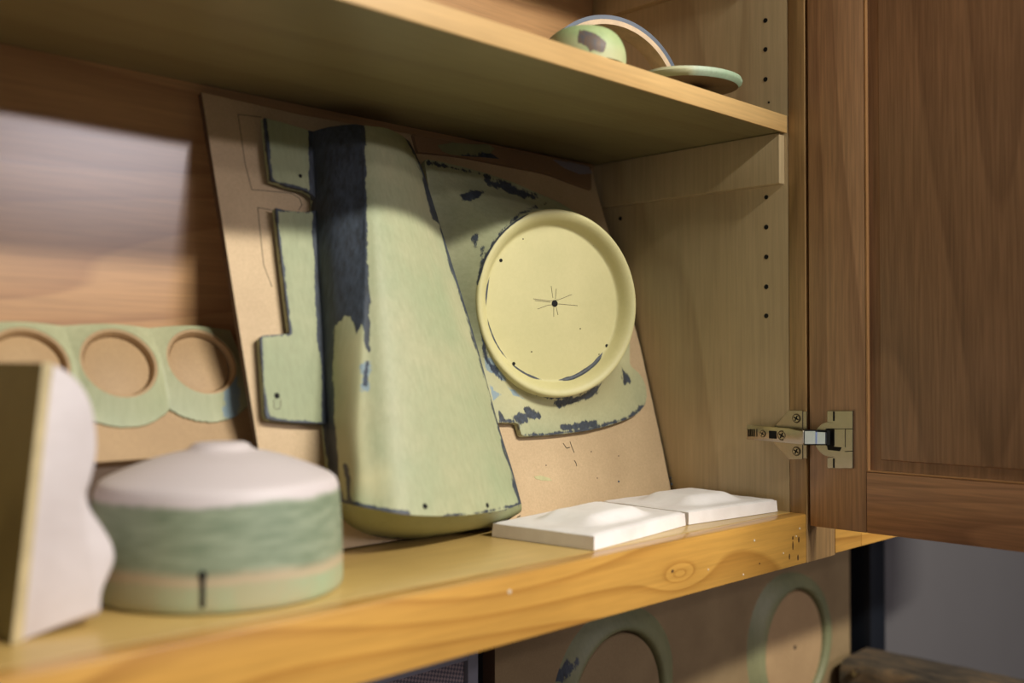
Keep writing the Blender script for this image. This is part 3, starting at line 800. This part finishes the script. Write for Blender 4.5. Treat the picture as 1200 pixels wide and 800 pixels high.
# arch: half ring leaning
ac = onY(711,84,.665); ac.z = UT
arch = empty('half_ring', ac, 'blue arched half ring with a pale inner edge on the upper shelf', 'mould')
AD = V((.93,-.36,0)).normalized(); AN = AD.cross(V((0,0,1))); AU = (V((0,0,1))*.95 - AN*.0).normalized()
ro, rm, ri = .084, .0800, .0750
def archpt(a, r, d):
    return ac + AD*(r*math.cos(a)) + V((0,0,1))*(r*math.sin(a)*1.0) + V((AN.x,AN.y,0)).normalized()*d
def half_ring(name, r1, r0, mat):
    bm = bmesh.new(); rws = []
    for i in range(61):
        a = math.pi*i/60; rws.append([archpt(a,r1,-.012),archpt(a,r1,.012),archpt(a,r0,.012),archpt(a,r0,-.012)])
    for r in rws:
        for v in r: v.z = max(v.z, UT+.0002)
    vs = grid(bm, rws, True); bm.faces.new(vs[0]); bm.faces.new(vs[-1][::-1])
    return obj(name, bm, mat, arch, smooth=30)
half_ring('outer_band', ro, rm, M['bluewood']); half_ring('inner_band', rm-.0001, ri, M['creamwood'])
# flat plates
def plate(px, py, y, r, th, tx, ty, mat, name, label, zoff, sq=1.0):
    c = onY(px,py,y); root = bmesh.new(); rws = []
    import mathutils as mu
    Rm = mu.Euler((tx,ty,0)).to_matrix()
    for rr_,h in ((.0003,0),(r-.006,0),(r-.001,th*.35),(r,th*.6),(r-.0015,th*.9),(r-.005,th),(r*.5,th+.001),(.0003,th+.0012)):
        rws.append([c+Rm@V((rr_*math.cos(a),rr_*sq*math.sin(a),h)) for a in [2*math.pi*i/72 for i in range(72)]])
    vs = grid(root, rws, True); root.faces.new(vs[0]); root.faces.new(vs[-1])
    lo = min(v.co.z for v in root.verts)
    for v in root.verts: v.co.z += UT-lo+zoff
    c.z = UT
    o = obj(name, root, mat, None, loc=c, smooth=40); return tag(o, label, 'plate')
pm = filler('pale_green_plate', lin(172,196,164), lin(216,222,200), 13, navy=lin(70,80,96))
o = plate(811,100,.617,.066,.0095,0,math.radians(-3.0),pm,'flat_plate','pale green and white oval plate resting tilted on a brown disc, top right',.0184,.66)
blank(o,'navy','blue'); paint(o,'cream',[[(765,70),(812,78),(812,100),(765,96)]],[],soft=10)
for p in o.data.polygons:
    if p.normal.z < -.9: p.material_index = 1
o.data.materials.append(M['mdf_brown'])
for p in o.data.polygons: p.material_index = 1 if p.normal.z < -.9 else 0  # underside faces turned brown, shade under the plate set as colour
o = plate(800,110,.632,.034,.0155,0,0,M['mdf_brown'],'round_disc','brown round disc under the pale green oval plate',.0003)
# ================================================================ below the cabinet
CT = .98
ben = empty('workbench', (.9,.5,0), 'workbench below the wall cabinets, mostly out of view', 'workbench')
boxo('bench_top', (-.6,.15,CT-.04), (1.66,.834,CT), M['mdf_dark'], ben)
for x in (-.5,1.55):
    for y in (.2,.74): boxo('leg', (x,y,.0005), (x+.07,y+.07,CT-.0405), M['blacksteel'], ben)
LY = .785; 
lb = empty('ring_template_board', (1.14,LY,CT+.0005), 'tan board with two green filler rings standing under the cabinet', 'mould')
lx0 = onY(580,780,LY).x; lx1 = onY(996,700,LY).x
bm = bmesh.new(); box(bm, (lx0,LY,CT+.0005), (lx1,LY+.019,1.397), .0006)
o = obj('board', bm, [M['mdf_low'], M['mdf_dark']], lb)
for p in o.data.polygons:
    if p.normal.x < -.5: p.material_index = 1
for i,(cx,cy) in enumerate(((719,822),(926,757))):
    c = onY(cx,cy,LY); bm = bmesh.new()
    scl = 1.0
    pr_ = [(.114,-.0002),(.109,.003),(.101,.009),(.092,.0125),(.088,.013),(.085,.011),(.0835,.006),(.083,.0015)]
    rws = []
    for r,h in pr_:
        row = []
        for k in range(96):
            a = 2*math.pi*k/96; w = 1+(.04*math.sin(a*2+i*2)+.03*math.sin(3*a+1)) if r > .09 else 1
            row.append(V((c.x+r*w*math.cos(a), LY-h, c.z+r*w*math.sin(a))))
        rws.append(row)
    for row in rws:
        for v in row: v.z = min(v.z, 1.41)
    vs = grid(bm, rws, True)
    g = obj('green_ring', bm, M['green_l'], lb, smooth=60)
    paint(g,'navy',[[(676,770),(682,768),(676,800),(668,800)],[(640,795),(670,770),(660,800)]],[],soft=8); blank(g,'blue','cream')
    bm = bmesh.new(); rws = [[V((c.x+max(r,.0003)*math.cos(a),LY-h,c.z+max(r,.0003)*math.sin(a))) for a in [2*math.pi*k/72 for k in range(72)]] for r,h in ((0,.0075),(.079,.0075),(.0805,.006),(.081,.0002))]
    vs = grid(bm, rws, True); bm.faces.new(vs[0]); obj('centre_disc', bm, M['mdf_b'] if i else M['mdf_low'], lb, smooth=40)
    bm = bmesh.new(); disc(bm, V((c.x,LY-.0077,c.z)), (0,-1,0), .003); obj('drill_hole', bm, M['blackhole'], lb)
post = boxo('steel_post', (1.58,.772,CT+.0005), (1.632,.8345,1.4005), M['blacksteel'], loc=(1.6,.8,CT), bev=.002)
tag(post, 'black steel post standing against the grey wall behind the timber', 'post')
tim = empty('timber_beam', (1.6,.5,CT+.0005), 'rough dark weathered timber lying on the workbench at the lower right', 'timber')
tb0 = onY(988,762,.765); bm = bmesh.new(); rws = []
for k in range(60):
    y = .765-.45*k/59; j = noise.noise(V((y*20,0,0)))*.003
    sec = [(0,.0),(0,.147),(.004,.156+j),(.011,.161+j),(.03,.163+j),(.09,.163),(.10,.159),(.10,0)]
    rws.append([V((tb0.x-.01+a+(.004*noise.noise(V((y*30,b*50,1))) if b else 0), y, CT+.0008+b*1.08)) for a,b in sec])
vs = grid(bm, rws, True); bm.faces.new(vs[0]); bm.faces.new(vs[-1][::-1])
obj('beam', bm, M['oldwood'], tim, smooth=50)
c = onX(1003,788,tb0.x-.011); bm = bmesh.new(); cyl(bm, c+V((.006,0,0)), c+V((-.006,0,0)), .006, .005, 6); obj('bolt', bm, M['nickel'], tim)
# framed mesh screen at the lower left
MY = .80
sc_ = empty('mesh_screen', (.5,MY,CT+.0005), 'grey framed woven mesh screen standing under the cabinet at lower left', 'screen')
mx1 = onY(556,780,MY).x; mxi = onY(544,785,MY).x; mzt = onY(545,772,MY).z
bm = bmesh.new(); box(bm, (mxi,MY-.006,CT+.0005),(mx1,MY+.012,mzt+.03),.001); box(bm,(.15,MY-.006,mzt),(mxi-.0003,MY+.012,mzt+.03),.001); box(bm,(.12,MY-.006,CT+.0005),(.1497,MY+.012,mzt+.03),.001)
obj('frame', bm, M['greyframe'], sc_)
boxo('mesh', (.15,MY,CT+.0005), (mxi-.0003,MY+.004,mzt-.0003), M['mesh'], sc_, 0)

# ================================================================ lights and camera
def area(name, loc, target, sx, sy, power, c):
    l = bpy.data.lights.new(name, 'AREA'); l.shape = 'RECTANGLE'; l.size = sx; l.size_y = sy; l.energy = power; l.color = c
    o = bpy.data.objects.new(name, l); col.objects.link(o); o.location = loc
    d = V(target)-V(loc); o.rotation_euler = d.to_track_quat('-Z','Y').to_euler(); return o
T = (.6,.6,1.6)
area('ceiling_tube_light_near', (.98,-1.33,3.01), T, 1.0, .10, 84, (1,.97,.88))
area('ceiling_tube_light_middle', (1.2,-3.0,3.0), T, 1.3, .12, 14, (1,.93,.93))
area('ceiling_tube_light_far', (2.9,-4.93,3.0), T, 2.0, .14, 84, (1,.93,1))
area('fill_light_left', (-2.6,-2.8,1.5), T, 1.8, 1.6, 11, (.98,.98,1))  # unseen fill lamp, added to brighten the side panel and door
w = bpy.data.worlds.new('world'); bpy.context.scene.world = w; w.use_nodes = True
bgn = w.node_tree.nodes['Background']; bgn.inputs[0].default_value = (1,.93,.86,1); bgn.inputs[1].default_value = .02

cd = bpy.data.cameras.new('camera'); co = bpy.data.objects.new('camera', cd); col.objects.link(co)
cd.sensor_width = 36; cd.lens = 36*F_PX/1200; cd.clip_start = .01
co.location = CAM; co.rotation_euler = FW.to_track_quat('-Z','Y').to_euler()
cd.dof.use_dof = True; cd.dof.focus_distance = 1.06; cd.dof.aperture_fstop = 2.6
bpy.context.scene.camera = co
vs_ = bpy.context.scene.view_settings; vs_.view_transform = 'Standard'; vs_.look = 'None'; vs_.exposure = -.32
bpy.context.scene.cycles.diffuse_bounces = 3
